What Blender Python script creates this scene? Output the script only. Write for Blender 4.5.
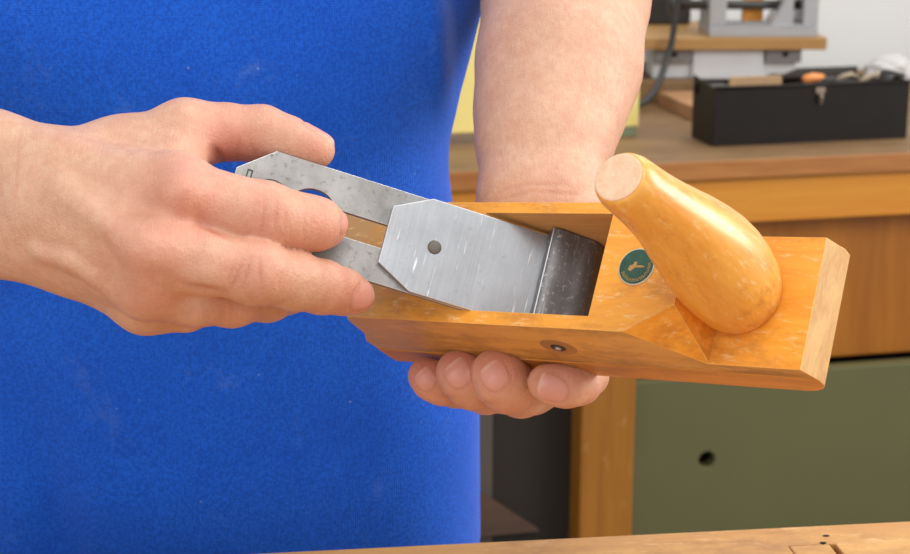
import bpy, bmesh, math, random
import numpy as np
from mathutils import Vector, Matrix

for o in list(bpy.data.objects):
    bpy.data.objects.remove(o, do_unlink=True)
SC = bpy.context.scene
COL = SC.collection

# ------------------------------------------------------------------ camera
PITCH = math.radians(15.0)
CAM = np.array([0.0, 0.0, 1.22])
FPX = 1643.0
cam_d = bpy.data.cameras.new('camera')
cam_d.sensor_width = 36.0
cam_d.lens = FPX * 36.0 / 910.0
cam_d.clip_start = 0.02
cam_d.dof.use_dof = True
cam_d.dof.focus_distance = 0.70
cam_d.dof.aperture_fstop = 20.0
cam_o = bpy.data.objects.new('camera', cam_d)
cam_o.location = CAM
cam_o.rotation_euler = (math.pi / 2 - PITCH, 0, 0)
COL.objects.link(cam_o)
SC.camera = cam_o

# ------------------------------------------------------------------ world, lights, exposure
SC.view_settings.view_transform = 'Standard'
SC.view_settings.look = 'None'
SC.view_settings.gamma = 1.0
SC.view_settings.use_curve_mapping = False
SC.view_settings.exposure = 0.25
wd = bpy.data.worlds.new('world')
SC.world = wd
wd.use_nodes = True
bgn = wd.node_tree.nodes['Background']
bgn.inputs[0].default_value = (0.95, 0.97, 1.0, 1)
bgn.inputs[1].default_value = 0.62


def area(name, loc, target, size, power, color=(1, 1, 1), size_y=None):
    l = bpy.data.lights.new(name, 'AREA')
    l.energy = power
    l.color = color
    l.size = size
    if size_y:
        l.shape = 'RECTANGLE'
        l.size_y = size_y
    o = bpy.data.objects.new(name, l)
    o.location = loc
    o.rotation_euler = (Vector(target) - Vector(loc)).to_track_quat('-Z', 'Y').to_euler()
    COL.objects.link(o)
    return o


area('key_light', (0.25, 0.05, 2.35), (0.0, 0.75, 1.0), 0.9, 10.0, (1.0, 0.97, 0.93))
area('fill_light', (-1.3, -0.9, 1.75), (0.0, 0.8, 1.0), 1.2, 9.0, (0.97, 0.98, 1.0))
area('window_light', (1.9, 1.05, 1.65), (0.05, 0.75, 1.0), 0.9, 26.0, (1.0, 0.98, 0.96), 1.1)
area('room_light', (0.9, 2.0, 2.9), (0.8, 2.4, 0.8), 1.3, 24.0, (1.0, 0.99, 0.97))

# ------------------------------------------------------------------ placing
S = 0.87
cp, sp = math.cos(PITCH), math.sin(PITCH)
UP = np.array([0, sp, cp]); FW = np.array([0, cp, -sp]); RX = np.array([1.0, 0, 0])


def ray(x, y):
    return RX * (x - 455) / FPX - UP * (y - 277) / FPX + FW


def P(x, y, d):
    """a point of the photographed place seen at column x, row y, d*S metres deep"""
    return CAM + ray(x, y) * d * S


def hit(x, y, p0, n):
    d = ray(x, y)
    return CAM + d * (((np.array(p0) - CAM) @ np.array(n)) / (d @ np.array(n)))


# the wooden plane's own frame (u along the body, v across it, w out of its sole)
R_C = np.array([[0.8138175545550839, 0.25136594741559415, -0.5239428865607243],
                [0.028305594568439826, -0.9176842917333219, -0.39630081253936406],
                [-0.5804306859684886, 0.30768604320491016, -0.7539426487476393]])
T_C = np.array([-0.02694692645569502, 0.046581366296322875, 0.9070362848812356])
C2W = np.stack([RX, -UP, FW], 1)
R_W = C2W @ R_C
T_W = CAM + C2W @ T_C * S


def PL(u, v, w):
    """plane frame in (unscaled) millimetres -> world"""
    return T_W + R_W @ (np.array([u, v, w]) * 1e-3 * S)


MM = 1e-3 * S
M_PLANE = Matrix.Translation(Vector(T_W)) @ Matrix(R_W.tolist()).to_4x4()

# ------------------------------------------------------------------ object helpers


def link(o, parent=None):
    COL.objects.link(o)
    if parent is not None:
        o.parent = parent
    return o


def tag(o, label, cat, group=None, kind=None):
    o['label'] = label
    o['category'] = cat
    if group:
        o['group'] = group
    if kind:
        o['kind'] = kind
    return o


def thing(name, label, cat, loc=(0, 0, 0), rotz=0.0, group=None, matrix=None):
    o = bpy.data.objects.new(name, None)
    o.empty_display_size = 0.05
    if matrix is not None:
        o.matrix_world = matrix
    else:
        o.location = loc
        o.rotation_euler = (0, 0, rotz)
    link(o)
    return tag(o, label, cat, group)


def obj(name, bm, mat, parent=None, smooth=False, bevel=0.0, seg=2, label=None, angle=35, edge=None):
    me = bpy.data.meshes.new(name)
    if isinstance(bm, bmesh.types.BMesh):
        bmesh.ops.recalc_face_normals(bm, faces=bm.faces)
        bm.to_mesh(me)
        bm.free()
    else:
        me.from_pydata(*bm)
    mats = mat if isinstance(mat, (list, tuple)) else [mat]
    for m in mats:
        me.materials.append(m)
    o = bpy.data.objects.new(name, me)
    link(o, parent)
    if smooth:
        for p in me.polygons:
            p.use_smooth = True
    if bevel:
        md = o.modifiers.new('bevel', 'BEVEL')
        md.width = bevel
        md.segments = seg
        md.limit_method = 'ANGLE'
        md.angle_limit = math.radians(angle)
        md.harden_normals = False
        if edge is not None:      # worn edges have a surface of their own
            me.materials.append(edge)
            md.material = len(me.materials) - 1
    if label:
        o['label'] = label
    return o


def add_box(bm, x0, x1, y0, y1, z0, z1):
    vs = [bm.verts.new((x, y, z)) for x in (x0, x1) for y in (y0, y1) for z in (z0, z1)]
    for f in ((0, 1, 3, 2), (4, 6, 7, 5), (0, 4, 5, 1), (2, 3, 7, 6), (0, 2, 6, 4), (1, 5, 7, 3)):
        bm.faces.new([vs[i] for i in f])
    return vs


def box(x0, x1, y0, y1, z0, z1):
    bm = bmesh.new()
    add_box(bm, x0, x1, y0, y1, z0, z1)
    return bm


def add_prism(bm, pts, axis, a, b):
    """polygon pts (2-D) swept along axis from a to b"""
    def v3(p, t):
        if axis == 'x':
            return (t, p[0], p[1])
        if axis == 'y':
            return (p[0], t, p[1])
        return (p[0], p[1], t)
    A = [bm.verts.new(v3(p, a)) for p in pts]
    B = [bm.verts.new(v3(p, b)) for p in pts]
    n = len(pts)
    bm.faces.new(A)
    bm.faces.new(B[::-1])
    for i in range(n):
        bm.faces.new((A[i], B[i], B[(i + 1) % n], A[(i + 1) % n]))


def prism(pts, axis, a, b):
    bm = bmesh.new()
    add_prism(bm, pts, axis, a, b)
    return bm


def add_rings(bm, rings, cap=True):
    R = [[bm.verts.new(p) for p in r] for r in rings]
    n = len(R[0])
    for a, b in zip(R[:-1], R[1:]):
        for i in range(n):
            bm.faces.new((a[i], a[(i + 1) % n], b[(i + 1) % n], b[i]))
    if cap:
        bm.faces.new(R[0][::-1])
        bm.faces.new(R[-1])
    return R


def add_tube(bm, pts, radii, n=16):
    pts = [Vector(p) for p in pts]
    if not hasattr(radii, '__len__'):
        radii = [radii] * len(pts)
    rings = []
    ref = None
    for i, p in enumerate(pts):
        t = (pts[min(i + 1, len(pts) - 1)] - pts[max(i - 1, 0)]).normalized()
        if ref is None:
            ref = t.orthogonal().normalized()
        ref = (ref - t * ref.dot(t)).normalized()
        bi = t.cross(ref)
        rings.append([p + (ref * math.cos(2 * math.pi * k / n) + bi * math.sin(2 * math.pi * k / n)) * radii[i] for k in range(n)])
    add_rings(bm, rings)


def tube(pts, radii, n=16):
    bm = bmesh.new()
    add_tube(bm, pts, radii, n)
    return bm


def add_lathe(bm, prof, n=48, M=None):
    """prof: list of (r, z) around local z"""
    rings = []
    for r, z in prof:
        rr = []
        for k in range(n):
            a = 2 * math.pi * k / n
            p = Vector((r * math.cos(a), r * math.sin(a), z))
            rr.append(M @ p if M is not None else p)
        rings.append(rr)
    add_rings(bm, rings)


def lathe(prof, n=48, M=None):
    bm = bmesh.new()
    add_lathe(bm, prof, n, M)
    return bm


def boolean(bm, cutter, op='DIFFERENCE'):
    """bm op cutter, both bmeshes; returns a new bmesh"""
    obs = []
    for b in (bm, cutter):
        bmesh.ops.recalc_face_normals(b, faces=b.faces)
        me = bpy.data.meshes.new('work')
        b.to_mesh(me)
        b.free()
        o = bpy.data.objects.new('work', me)
        COL.objects.link(o)
        obs.append(o)
    md = obs[0].modifiers.new('b', 'BOOLEAN')
    md.operation = op
    md.object = obs[1]
    md.solver = 'EXACT'
    dg = bpy.context.evaluated_depsgraph_get()
    dg.update()
    ev = obs[0].evaluated_get(dg)
    me = bpy.data.meshes.new_from_object(ev)
    out = bmesh.new()
    out.from_mesh(me)
    for o in obs:
        m = o.data
        bpy.data.objects.remove(o, do_unlink=True)
        bpy.data.meshes.remove(m)
    bpy.data.meshes.remove(me)
    bmesh.ops.remove_doubles(out, verts=out.verts, dist=1e-6)
    return out


# ------------------------------------------------------------------ materials


def srgb(r, g, b):
    def c(v):
        v /= 255.0
        return v / 12.92 if v <= 0.04045 else ((v + 0.055) / 1.055) ** 2.4
    return (c(r), c(g), c(b), 1.0)


class N:
    def __init__(s, name):
        s.m = bpy.data.materials.new(name)
        s.m.use_nodes = True
        s.t = s.m.node_tree
        s.b = s.t.nodes['Principled BSDF']
        s.tc = s.t.nodes.new('ShaderNodeTexCoord')

    def set(s, **k):
        for a, v in k.items():
            s.b.inputs[a.replace('_', ' ')].default_value = v

    def node(s, typ, **ins):
        n = s.t.nodes.new(typ)
        for k, v in ins.items():
            key = k.replace('_', ' ')
            if hasattr(v, 'is_output'):
                s.t.links.new(v, n.inputs[key])
            else:
                n.inputs[key].default_value = v
        return n

    def link(s, a, b):
        s.t.links.new(a, b)

    def mapping(s, scale, rot=(0, 0, 0), loc=(0, 0, 0), src=None):
        n = s.t.nodes.new('ShaderNodeMapping')
        s.link(src or s.tc.outputs['Object'], n.inputs['Vector'])
        n.inputs['Scale'].default_value = scale
        n.inputs['Rotation'].default_value = rot
        n.inputs['Location'].default_value = loc
        return n.outputs['Vector']

    def noise(s, vec, scale, detail=3, rough=0.5, dist=0.0):
        n = s.t.nodes.new('ShaderNodeTexNoise')
        s.link(vec, n.inputs['Vector'])
        n.inputs['Scale'].default_value = scale
        n.inputs['Detail'].default_value = detail
        n.inputs['Roughness'].default_value = rough
        n.inputs['Distortion'].default_value = dist
        return n.outputs['Fac']

    def ramp(s, fac, stops, interp='LINEAR'):
        n = s.t.nodes.new('ShaderNodeValToRGB')
        s.link(fac, n.inputs['Fac'])
        cr = n.color_ramp
        cr.interpolation = interp
        while len(cr.elements) < len(stops):
            cr.elements.new(0.5)
        for e, (p, c) in zip(cr.elements, stops):
            e.position = p
            e.color = c if hasattr(c, '__len__') else (c, c, c, 1)
        return n.outputs['Color']

    def mix(s, fac, a, b, blend='MIX'):
        n = s.t.nodes.new('ShaderNodeMix')
        n.data_type = 'RGBA'
        n.blend_type = blend
        for sock, v in ((n.inputs[0], fac), (n.inputs[6], a), (n.inputs[7], b)):
            if hasattr(v, 'is_output'):
                s.link(v, sock)
            else:
                sock.default_value = v
        return n.outputs[2]

    def math(s, op, a, b=0.0):
        n = s.t.nodes.new('ShaderNodeMath')
        n.operation = op
        for sock, v in ((n.inputs[0], a), (n.inputs[1], b)):
            if hasattr(v, 'is_output'):
                s.link(v, sock)
            else:
                sock.default_value = v
        return n.outputs[0]

    def bump(s, h, strength=0.2, dist=0.001):
        n = s.t.nodes.new('ShaderNodeBump')
        n.inputs['Strength'].default_value = strength
        n.inputs['Distance'].default_value = dist
        s.link(h, n.inputs['Height'])
        s.link(n.outputs['Normal'], s.b.inputs['Normal'])


def simple(name, col, rough=0.5, metal=0.0, var=0.08, scale=60, bump=0.0, coat=0.0, spec=0.5):
    m = N(name)
    n = m.noise(m.tc.outputs['Object'], scale, 4)
    lo = tuple(c * (1 - var) for c in col[:3]) + (1,)
    hi = tuple(min(1, c * (1 + var)) for c in col[:3]) + (1,)
    m.link(m.ramp(n, [(0.3, lo), (0.7, hi)]), m.b.inputs['Base Color'])
    m.set(Roughness=rough, Metallic=metal)
    m.b.inputs['Coat Weight'].default_value = coat
    m.b.inputs['Specular IOR Level'].default_value = spec
    if bump:
        m.bump(n, bump, 0.0006)
    return m.m


def wood(name, light, dark, axis='x', freq=60.0, stretch=0.08, rough=0.42, coat=0.0, wear=None, wear_amt=0.5, wear_scale=90,
         bump=0.12, rings=0.35, dirt=None, wear_stretch=0.45, bare=None, dirt_scale=28, dirt_lo=0.5):
    """grain runs along the object's own axis; wear = colour of scuffed bare wood, dirt = colour of handling marks"""
    m = N(name)
    sc = {'x': (stretch, 1, 1), 'y': (1, stretch, 1), 'z': (1, 1, stretch)}[axis]
    v = m.mapping(sc)
    n1 = m.noise(v, freq, 4, 0.6, 0.6)
    n2 = m.noise(v, freq * 6, 3, 0.6)
    f = m.math('ADD', m.math('MULTIPLY', n1, 1 - rings), m.math('MULTIPLY', n2, rings))
    c = m.ramp(f, [(0.33, dark), (0.62, light)])
    if dirt:
        nd = m.noise(m.mapping(tuple(0.5 if k < 0.99 else 1 for k in sc)), dirt_scale, 6, 0.72)
        c = m.mix(m.ramp(nd, [(dirt_lo, 0.0), (dirt_lo + 0.2, 0.8)]), c, dirt)
    if bare:      # the tail of the body is rubbed down to bare wood
        sx = m.t.nodes.new('ShaderNodeSeparateXYZ')
        m.link(m.tc.outputs['Object'], sx.inputs[0])
        nb = m.noise(m.tc.outputs['Object'], 90, 5, 0.7)
        k = m.math('ADD', m.math('MULTIPLY', sx.outputs['X'], 9.0), m.math('MULTIPLY', nb, 1.1))
        c = m.mix(m.ramp(k, [(0.62, 0.85), (1.0, 0.0)]), c, bare)
    if wear:
        ws = {'x': (wear_stretch, 1, 1), 'y': (1, wear_stretch, 1), 'z': (1, 1, wear_stretch)}[axis]
        nw = m.noise(m.mapping(ws), wear_scale, 6, 0.72, 0.3)
        k = m.ramp(nw, [(0.60 - 0.06 * wear_amt, 0.0), (0.70, wear_amt)])
        c = m.mix(k, c, wear)
    m.link(c, m.b.inputs['Base Color'])
    m.link(m.ramp(n2, [(0.3, rough - 0.06), (0.7, rough + 0.08)]), m.b.inputs['Roughness'])
    m.b.inputs['Coat Weight'].default_value = coat
    m.b.inputs['Coat Roughness'].default_value = 0.22
    m.bump(f, bump, 0.0005)
    return m.m


def make_skin():
    m = N('skin')
    at = m.t.nodes.new('ShaderNodeAttribute')
    at.attribute_name = 'tint'
    sep = m.t.nodes.new('ShaderNodeSeparateColor')
    m.link(at.outputs['Color'], sep.inputs[0])
    ob = m.tc.outputs['Object']
    n1 = m.noise(ob, 35, 4, 0.6)
    n2 = m.noise(ob, 190, 4, 0.65)
    base = m.ramp(n1, [(0.3, srgb(206, 161, 133)), (0.7, srgb(219, 178, 150))])
    n4 = m.noise(ob, 75, 5, 0.7)
    base = m.mix(m.ramp(n4, [(0.42, 0.0), (0.68, 0.18)]), base, srgb(214, 138, 118))
    base = m.mix(m.ramp(n2, [(0.35, 0.36), (0.7, 0.0)]), base, srgb(184, 124, 98))
    red = m.math('MULTIPLY', sep.outputs['Red'], m.ramp(n1, [(0.2, 0.55), (0.7, 1.0)]))
    base = m.mix(red, base, srgb(206, 116, 100))
    base = m.mix(sep.outputs['Blue'], base, srgb(176, 106, 84))
    base = m.mix(sep.outputs['Green'], base, srgb(212, 150, 134))
    base = m.mix(at.outputs['Alpha'], base, srgb(236, 208, 184))
    m.link(base, m.b.inputs['Base Color'])
    m.set(Roughness=0.5)
    m.link(m.math('SUBTRACT', 0.5, m.math('MULTIPLY', sep.outputs['Green'], 0.18)), m.b.inputs['Roughness'])
    m.b.inputs['Subsurface Weight'].default_value = 0.12
    m.b.inputs['Subsurface Radius'].default_value = (1.0, 0.4, 0.25)
    m.b.inputs['Subsurface Scale'].default_value = 0.004
    m.b.inputs['Specular IOR Level'].default_value = 0.38
    # fine skin relief, quieter on the nails
    v = m.t.nodes.new('ShaderNodeTexVoronoi')
    v.inputs['Scale'].default_value = 900
    m.link(ob, v.inputs['Vector'])
    wr = m.noise(m.mapping((1, 0.25, 0.16)), 620, 4, 0.65)
    h = m.math('ADD', m.math('MULTIPLY', v.outputs['Distance'], 0.35), m.math('MULTIPLY', wr, 1.0))
    h = m.math('ADD', h, m.math('MULTIPLY', n2, 0.9))
    h = m.math('MULTIPLY', h, m.math('SUBTRACT', 1.0, sep.outputs['Green']))
    m.bump(h, 0.5, 0.0008)
    return m.m


def make_cloth():
    m = N('blue_cotton')
    ob = m.tc.outputs['Object']
    n1 = m.noise(ob, 9, 4, 0.6)
    n2 = m.noise(ob, 600, 2, 0.5)
    c = m.ramp(n1, [(0.3, srgb(19, 89, 205)), (0.7, srgb(29, 106, 228))])
    c = m.mix(m.ramp(n2, [(0.35, 0.55), (0.65, 0.0)]), c, srgb(10, 62, 170))
    dust = m.noise(ob, 22, 6, 0.75, 0.4)
    c = m.mix(m.ramp(dust, [(0.58, 0.0), (0.82, 0.42)]), c, srgb(112, 144, 208))
    sp_ = m.t.nodes.new('ShaderNodeTexVoronoi')
    sp_.inputs['Scale'].default_value = 55
    m.link(ob, sp_.inputs['Vector'])
    c = m.mix(m.ramp(sp_.outputs['Distance'], [(0.015, 0.55), (0.045, 0.0)]), c, srgb(150, 175, 220))
    m.link(c, m.b.inputs['Base Color'])
    m.set(Roughness=0.85)
    m.b.inputs['Specular IOR Level'].default_value = 0.2
    m.b.inputs['Sheen Weight'].default_value = 0.15
    w1 = m.t.nodes.new('ShaderNodeTexWave')
    w1.bands_direction = 'X'
    w1.inputs['Scale'].default_value = 260
    w1.inputs['Distortion'].default_value = 0.6
    m.link(m.mapping((1, 0.2, 1)), w1.inputs['Vector'])
    w2 = m.t.nodes.new('ShaderNodeTexWave')
    w2.bands_direction = 'Z'
    w2.inputs['Scale'].default_value = 260
    w2.inputs['Distortion'].default_value = 0.6
    m.link(ob, w2.inputs['Vector'])
    h = m.math('ADD', m.math('MULTIPLY', w1.outputs['Fac'], w2.outputs['Fac']), n2)
    m.bump(h, 0.35, 0.0006)
    return m.m


def steel(name, light, dark, rough=0.38, metal=0.8, pit=0.5, pit_scale=160, axis='y', streak=0.5, pit_col=(0.10, 0.085, 0.07, 1), scratch=0.0):
    m = N(name)
    sc = {'x': (0.04, 1, 1), 'y': (1, 0.04, 1)}[axis]
    n1 = m.noise(m.mapping(sc), 700, 3, 0.6)
    n2 = m.noise(m.tc.outputs['Object'], 30, 5, 0.65)
    f = m.math('ADD', m.math('MULTIPLY', n1, streak), m.math('MULTIPLY', n2, 1 - streak))
    c = m.ramp(f, [(0.32, dark), (0.64, light)])
    n3 = m.noise(m.tc.outputs['Object'], pit_scale, 5, 0.75)
    c = m.mix(m.ramp(n3, [(0.56, 0.0), (0.72, pit)]), c, pit_col)
    if scratch:
        for ang_, off_ in ((0.5, 0.0), (1.35, 0.3), (2.4, 0.7)):
            ns = m.noise(m.mapping((1, 0.09, 1), (0, 0, ang_), (off_, off_, 0)), 620, 2, 0.5)
            c = m.mix(m.ramp(ns, [(0.68, 0.0), (0.78, scratch)]), c, (0.85, 0.86, 0.88, 1))
    m.link(c, m.b.inputs['Base Color'])
    m.set(Metallic=metal)
    m.link(m.ramp(f, [(0.3, rough + 0.1), (0.7, rough)]), m.b.inputs['Roughness'])
    m.bump(m.math('ADD', n1, n3), 0.08, 0.0003)
    return m.m


M = {}
M['skin'] = make_skin()
M['cloth'] = make_cloth()
M['body_wood'] = wood('honey_varnished_beech', srgb(243, 168, 58), srgb(226, 143, 42), 'x', 70, 0.12, 0.42, 0.08,
                      wear=srgb(246, 208, 146), wear_amt=0.75, wear_scale=360, wear_stretch=0.3, dirt=srgb(158, 100, 44), dirt_scale=42, dirt_lo=0.53, bare=srgb(200, 160, 108))
M['edge_wood'] = wood('worn_rounded_wood_edge', srgb(240, 182, 92), srgb(218, 150, 62), 'x', 90, 0.2, 0.5, 0.0,
                      wear=srgb(242, 206, 150), wear_amt=0.8, wear_scale=360, wear_stretch=0.4, dirt=srgb(170, 112, 56), dirt_scale=60, dirt_lo=0.52)
M['sole_wood'] = wood('honey_varnished_sole', srgb(212, 146, 66), srgb(176, 108, 42), 'x', 90, 0.06, 0.45, 0.1,
                      wear=srgb(226, 182, 120), wear_amt=0.4, wear_scale=120, wear_stretch=0.12, dirt=srgb(150, 98, 50))
M['end_wood'] = wood('pale_end_grain', srgb(212, 168, 104), srgb(180, 132, 74), 'y', 140, 0.3, 0.6, 0.0,
                     wear=srgb(226, 196, 146), wear_amt=0.4, wear_scale=160)
M['bed_wood'] = wood('bare_bed_wood', srgb(226, 172, 106), srgb(196, 140, 78), 'x', 60, 0.1, 0.6, 0.0, dirt=srgb(150, 104, 60))
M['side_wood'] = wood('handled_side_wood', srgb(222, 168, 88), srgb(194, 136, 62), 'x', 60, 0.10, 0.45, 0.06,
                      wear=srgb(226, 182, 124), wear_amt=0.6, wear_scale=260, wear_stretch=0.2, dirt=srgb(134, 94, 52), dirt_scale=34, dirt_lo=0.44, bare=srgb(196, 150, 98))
M['horn_wood'] = wood('honey_varnished_horn', srgb(238, 174, 74), srgb(218, 143, 52), 'z', 55, 0.14, 0.36, 0.35,
                      wear=srgb(240, 204, 144), wear_amt=0.75, wear_scale=330, wear_stretch=0.3, bump=0.06, dirt=srgb(170, 104, 40), dirt_scale=60, dirt_lo=0.55)
M['horn_end'] = wood('bare_horn_end', srgb(236, 198, 164), srgb(220, 176, 138), 'z', 220, 0.8, 0.7, 0.0, wear=srgb(244, 216, 186), wear_amt=0.5, wear_scale=300)
M['iron'] = steel('worn_grey_steel', (0.37, 0.362, 0.352, 1), (0.20, 0.196, 0.188, 1), 0.5, 0.6, 0.75, 330, streak=0.12)
M['cap'] = steel('brushed_bright_steel', (0.38, 0.395, 0.42, 1), (0.27, 0.28, 0.295, 1), 0.33, 0.7, 0.3, 240, streak=0.3, scratch=0.6)
M['dark_reflection_steel'] = steel('scuffed_steel_dark_reflection', (0.23, 0.23, 0.235, 1), (0.11, 0.11, 0.113, 1), 0.42, 0.6, 0.9, 420, streak=0.2, pit_col=(0.55, 0.55, 0.55, 1), scratch=0.3)  # dark reflection of the horn put into the steel colour, under the scuffs
M['rivet'] = steel('dark_mottled_rivet', (0.20, 0.18, 0.15, 1), (0.09, 0.08, 0.07, 1), 0.5, 0.5, 0.7, 500, streak=0.1)
M['edge_steel'] = steel('bright_steel_edge', (0.75, 0.75, 0.75, 1), (0.6, 0.6, 0.6, 1), 0.35, 0.8, 0.2)
M['engrave'] = simple('dark_engraving', srgb(60, 56, 52), 0.6)
M['green_enamel'] = simple('green_enamel', srgb(34, 74, 54), 0.3, var=0.25, scale=300, coat=0.3)
M['gold'] = simple('gold_print', srgb(170, 132, 72), 0.45, var=0.2, scale=400)
M['silver_rim'] = simple('pale_metal_rim', srgb(206, 190, 158), 0.4, 0.3)
M['plug_wood'] = wood('grey_brown_plug', srgb(176, 128, 78), srgb(146, 100, 58), 'x', 120, 0.3, 0.5)
M['wall'] = simple('white_painted_wall', srgb(218, 219, 217), 0.8, var=0.015, scale=5)
M['floor'] = simple('grey_floor', srgb(118, 108, 100), 0.7, var=0.1, scale=8)
M['bench_top'] = wood('worn_bench_top', srgb(202, 152, 88), srgb(176, 122, 64), 'x', 26, 0.10, 0.6, 0.0,
                      wear=srgb(222, 182, 126), wear_amt=0.6, wear_scale=90, dirt=srgb(146, 100, 56))
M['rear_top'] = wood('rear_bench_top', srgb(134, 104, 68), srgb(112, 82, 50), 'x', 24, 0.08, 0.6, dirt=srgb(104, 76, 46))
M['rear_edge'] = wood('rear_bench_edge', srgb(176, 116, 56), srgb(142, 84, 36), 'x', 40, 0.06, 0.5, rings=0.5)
M['rear_rail'] = wood('yellow_varnished_rail', srgb(212, 142, 44), srgb(196, 122, 30), 'x', 22, 0.05, 0.45)
M['rear_panel'] = wood('orange_brown_panel', srgb(174, 107, 25), srgb(152, 88, 17), 'z', 16, 0.08, 0.45)
M['post_wood'] = wood('orange_brown_post', srgb(164, 107, 30), srgb(142, 87, 20), 'z', 26, 0.07, 0.5, wear=srgb(214, 170, 100), wear_amt=0.3, wear_scale=40)
M['green_paint'] = simple('olive_green_paint', srgb(95, 93, 57), 0.55, var=0.05, scale=6)
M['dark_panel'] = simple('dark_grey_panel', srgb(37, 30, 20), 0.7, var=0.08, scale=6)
M['wall_shade'] = simple('grey_violet_wall_shade', srgb(86, 76, 70), 0.7, var=0.03, scale=6)
M['dark_board'] = wood('dark_brown_board', srgb(92, 68, 52), srgb(74, 54, 42), 'x', 20, 0.1, 0.7)
M['hole'] = simple('dark_hole', srgb(22, 18, 14), 0.9)
M['black_tin'] = simple('black_japanned_tin', srgb(25, 20, 16), 0.5, 0.0, var=0.12, scale=30, spec=0.25)
M['latch'] = simple('worn_latch_metal', srgb(150, 132, 116), 0.35, 0.7)
M['yellow'] = simple('pale_yellow_card', srgb(232, 214, 130), 0.6, var=0.03, scale=20)
M['shelf_wood'] = wood('orange_shelf_wood', srgb(176, 136, 82), srgb(156, 114, 64), 'x', 20, 0.08, 0.5)
M['block_wood'] = wood('pinkish_wood_block', srgb(178, 134, 92), srgb(154, 110, 72), 'x', 30, 0.12, 0.6)
M['vise_grey'] = simple('light_grey_paint', srgb(166, 166, 168), 0.4, 0.1, var=0.05, scale=30, coat=0.1)
M['box_grey'] = simple('pale_grey_metal', srgb(208, 212, 216), 0.45, 0.1, var=0.04, scale=20)
M['bracket_grey'] = simple('mid_grey_bracket', srgb(124, 122, 122), 0.5, 0.1)
M['black_rubber'] = simple('black_rubber', srgb(44, 42, 40), 0.5)
M['dark_iron'] = simple('dark_iron', srgb(66, 62, 58), 0.45, 0.4)
M['orange_plastic'] = simple('orange_handle', srgb(224, 138, 70), 0.4)
M['card'] = simple('brown_cardboard', srgb(176, 142, 104), 0.8, var=0.06)
M['paper'] = simple('white_paper', srgb(186, 182, 178), 0.8, var=0.03)
M['drab'] = simple('drab_metal', srgb(150, 134, 112), 0.6, var=0.25, scale=120)
M['green_plastic'] = simple('green_base', srgb(118, 128, 96), 0.6)

# ------------------------------------------------------------------ the room and the rear bench
ANG = math.radians(12.4)
B0 = np.array([0.318, 2.1, 0.813])
BEX = np.array([math.cos(ANG), math.sin(ANG), 0]); BEY = np.array([-math.sin(ANG), math.cos(ANG), 0])


def BL(a, b, z=0.0):
    w = B0 + BEX * a + BEY * b
    return (w[0], w[1], w[2] + z)


def struct(name, bm, mat, loc=(0, 0, 0), rotz=0.0):
    o = obj(name, bm, mat)
    o.location = loc
    o.rotation_euler = (0, 0, rotz)
    o['kind'] = 'structure'
    return o


struct('wall_back', box(-3.0, 3.0, 0.0, 0.1, -B0[2], 2.0), M['wall'], BL(0, 0.79), ANG)
struct('floor', box(-3.2, 3.2, -1.0, 3.6, -0.08, 0.0), M['floor'])

wb = thing('workbench', 'rear wooden workbench against the white wall, with yellow rail and olive green drawer front', 'workbench',
           BL(0, 0, -B0[2]), ANG)
H = B0[2]
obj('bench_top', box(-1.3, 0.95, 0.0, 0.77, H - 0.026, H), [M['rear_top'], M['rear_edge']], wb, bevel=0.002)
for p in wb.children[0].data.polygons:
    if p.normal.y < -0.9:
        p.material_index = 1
obj('front_rail', box(-1.25, 0.93, 0.010, 0.040, H - 0.088, H - 0.0262), M['rear_rail'], wb, bevel=0.002)
pn = obj('drawer_front', box(-0.076, 0.92, 0.050, 0.072, H - 0.2985, H - 0.0885), M['rear_panel'], wb, bevel=0.002,
         label='orange-brown wooden front under the rail')
bm = box(-0.076, 0.92, 0.012, 0.034, H - 0.60, H - 0.3015)
cut = lathe([(0.0118, -0.02), (0.0118, 0.03)], 32, Matrix.Translation((0.032, 0.01, H - 0.421)) @ Matrix.Rotation(-math.pi / 2, 4, 'X'))
gd = obj('drawer_front', boolean(bm, cut), M['green_paint'], wb, bevel=0.0015, label='olive green painted front with round finger hole')
obj('drawer_inside', box(-0.07, 0.91, 0.10, 0.60, H - 0.59, H - 0.31), M['hole'], wb)
obj('leg', box(-0.153, -0.0775, 0.0, 0.075, 0.0, H - 0.0885), M['post_wood'], wb, bevel=0.003)
obj('leg', box(0.86, 0.94, 0.075, 0.15, 0.0, H - 0.30), M['post_wood'], wb, bevel=0.003)
obj('leg', box(-1.25, -1.17, 0.045, 0.12, 0.0, H - 0.09), M['post_wood'], wb, bevel=0.003)
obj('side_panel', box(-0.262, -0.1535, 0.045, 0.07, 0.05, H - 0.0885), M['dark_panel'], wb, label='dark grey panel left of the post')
obj('wall_shade_panel', box(-0.60, -0.263, 0.046, 0.066, 0.05, H - 0.0885), M['wall_shade'], wb, label='grey-violet panel painted as shaded wall beside the dark one')  # stands in for the wall here, its shade put into the grey
bm = prism([(-0.60, 0.30), (-0.60, 0.375), (-0.30, 0.375), (-0.20, 0.30)], 'y', 0.03, 0.044)
obj('brace', bm, M['dark_board'], wb, label='dark brown slanted board low by the post')

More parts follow.
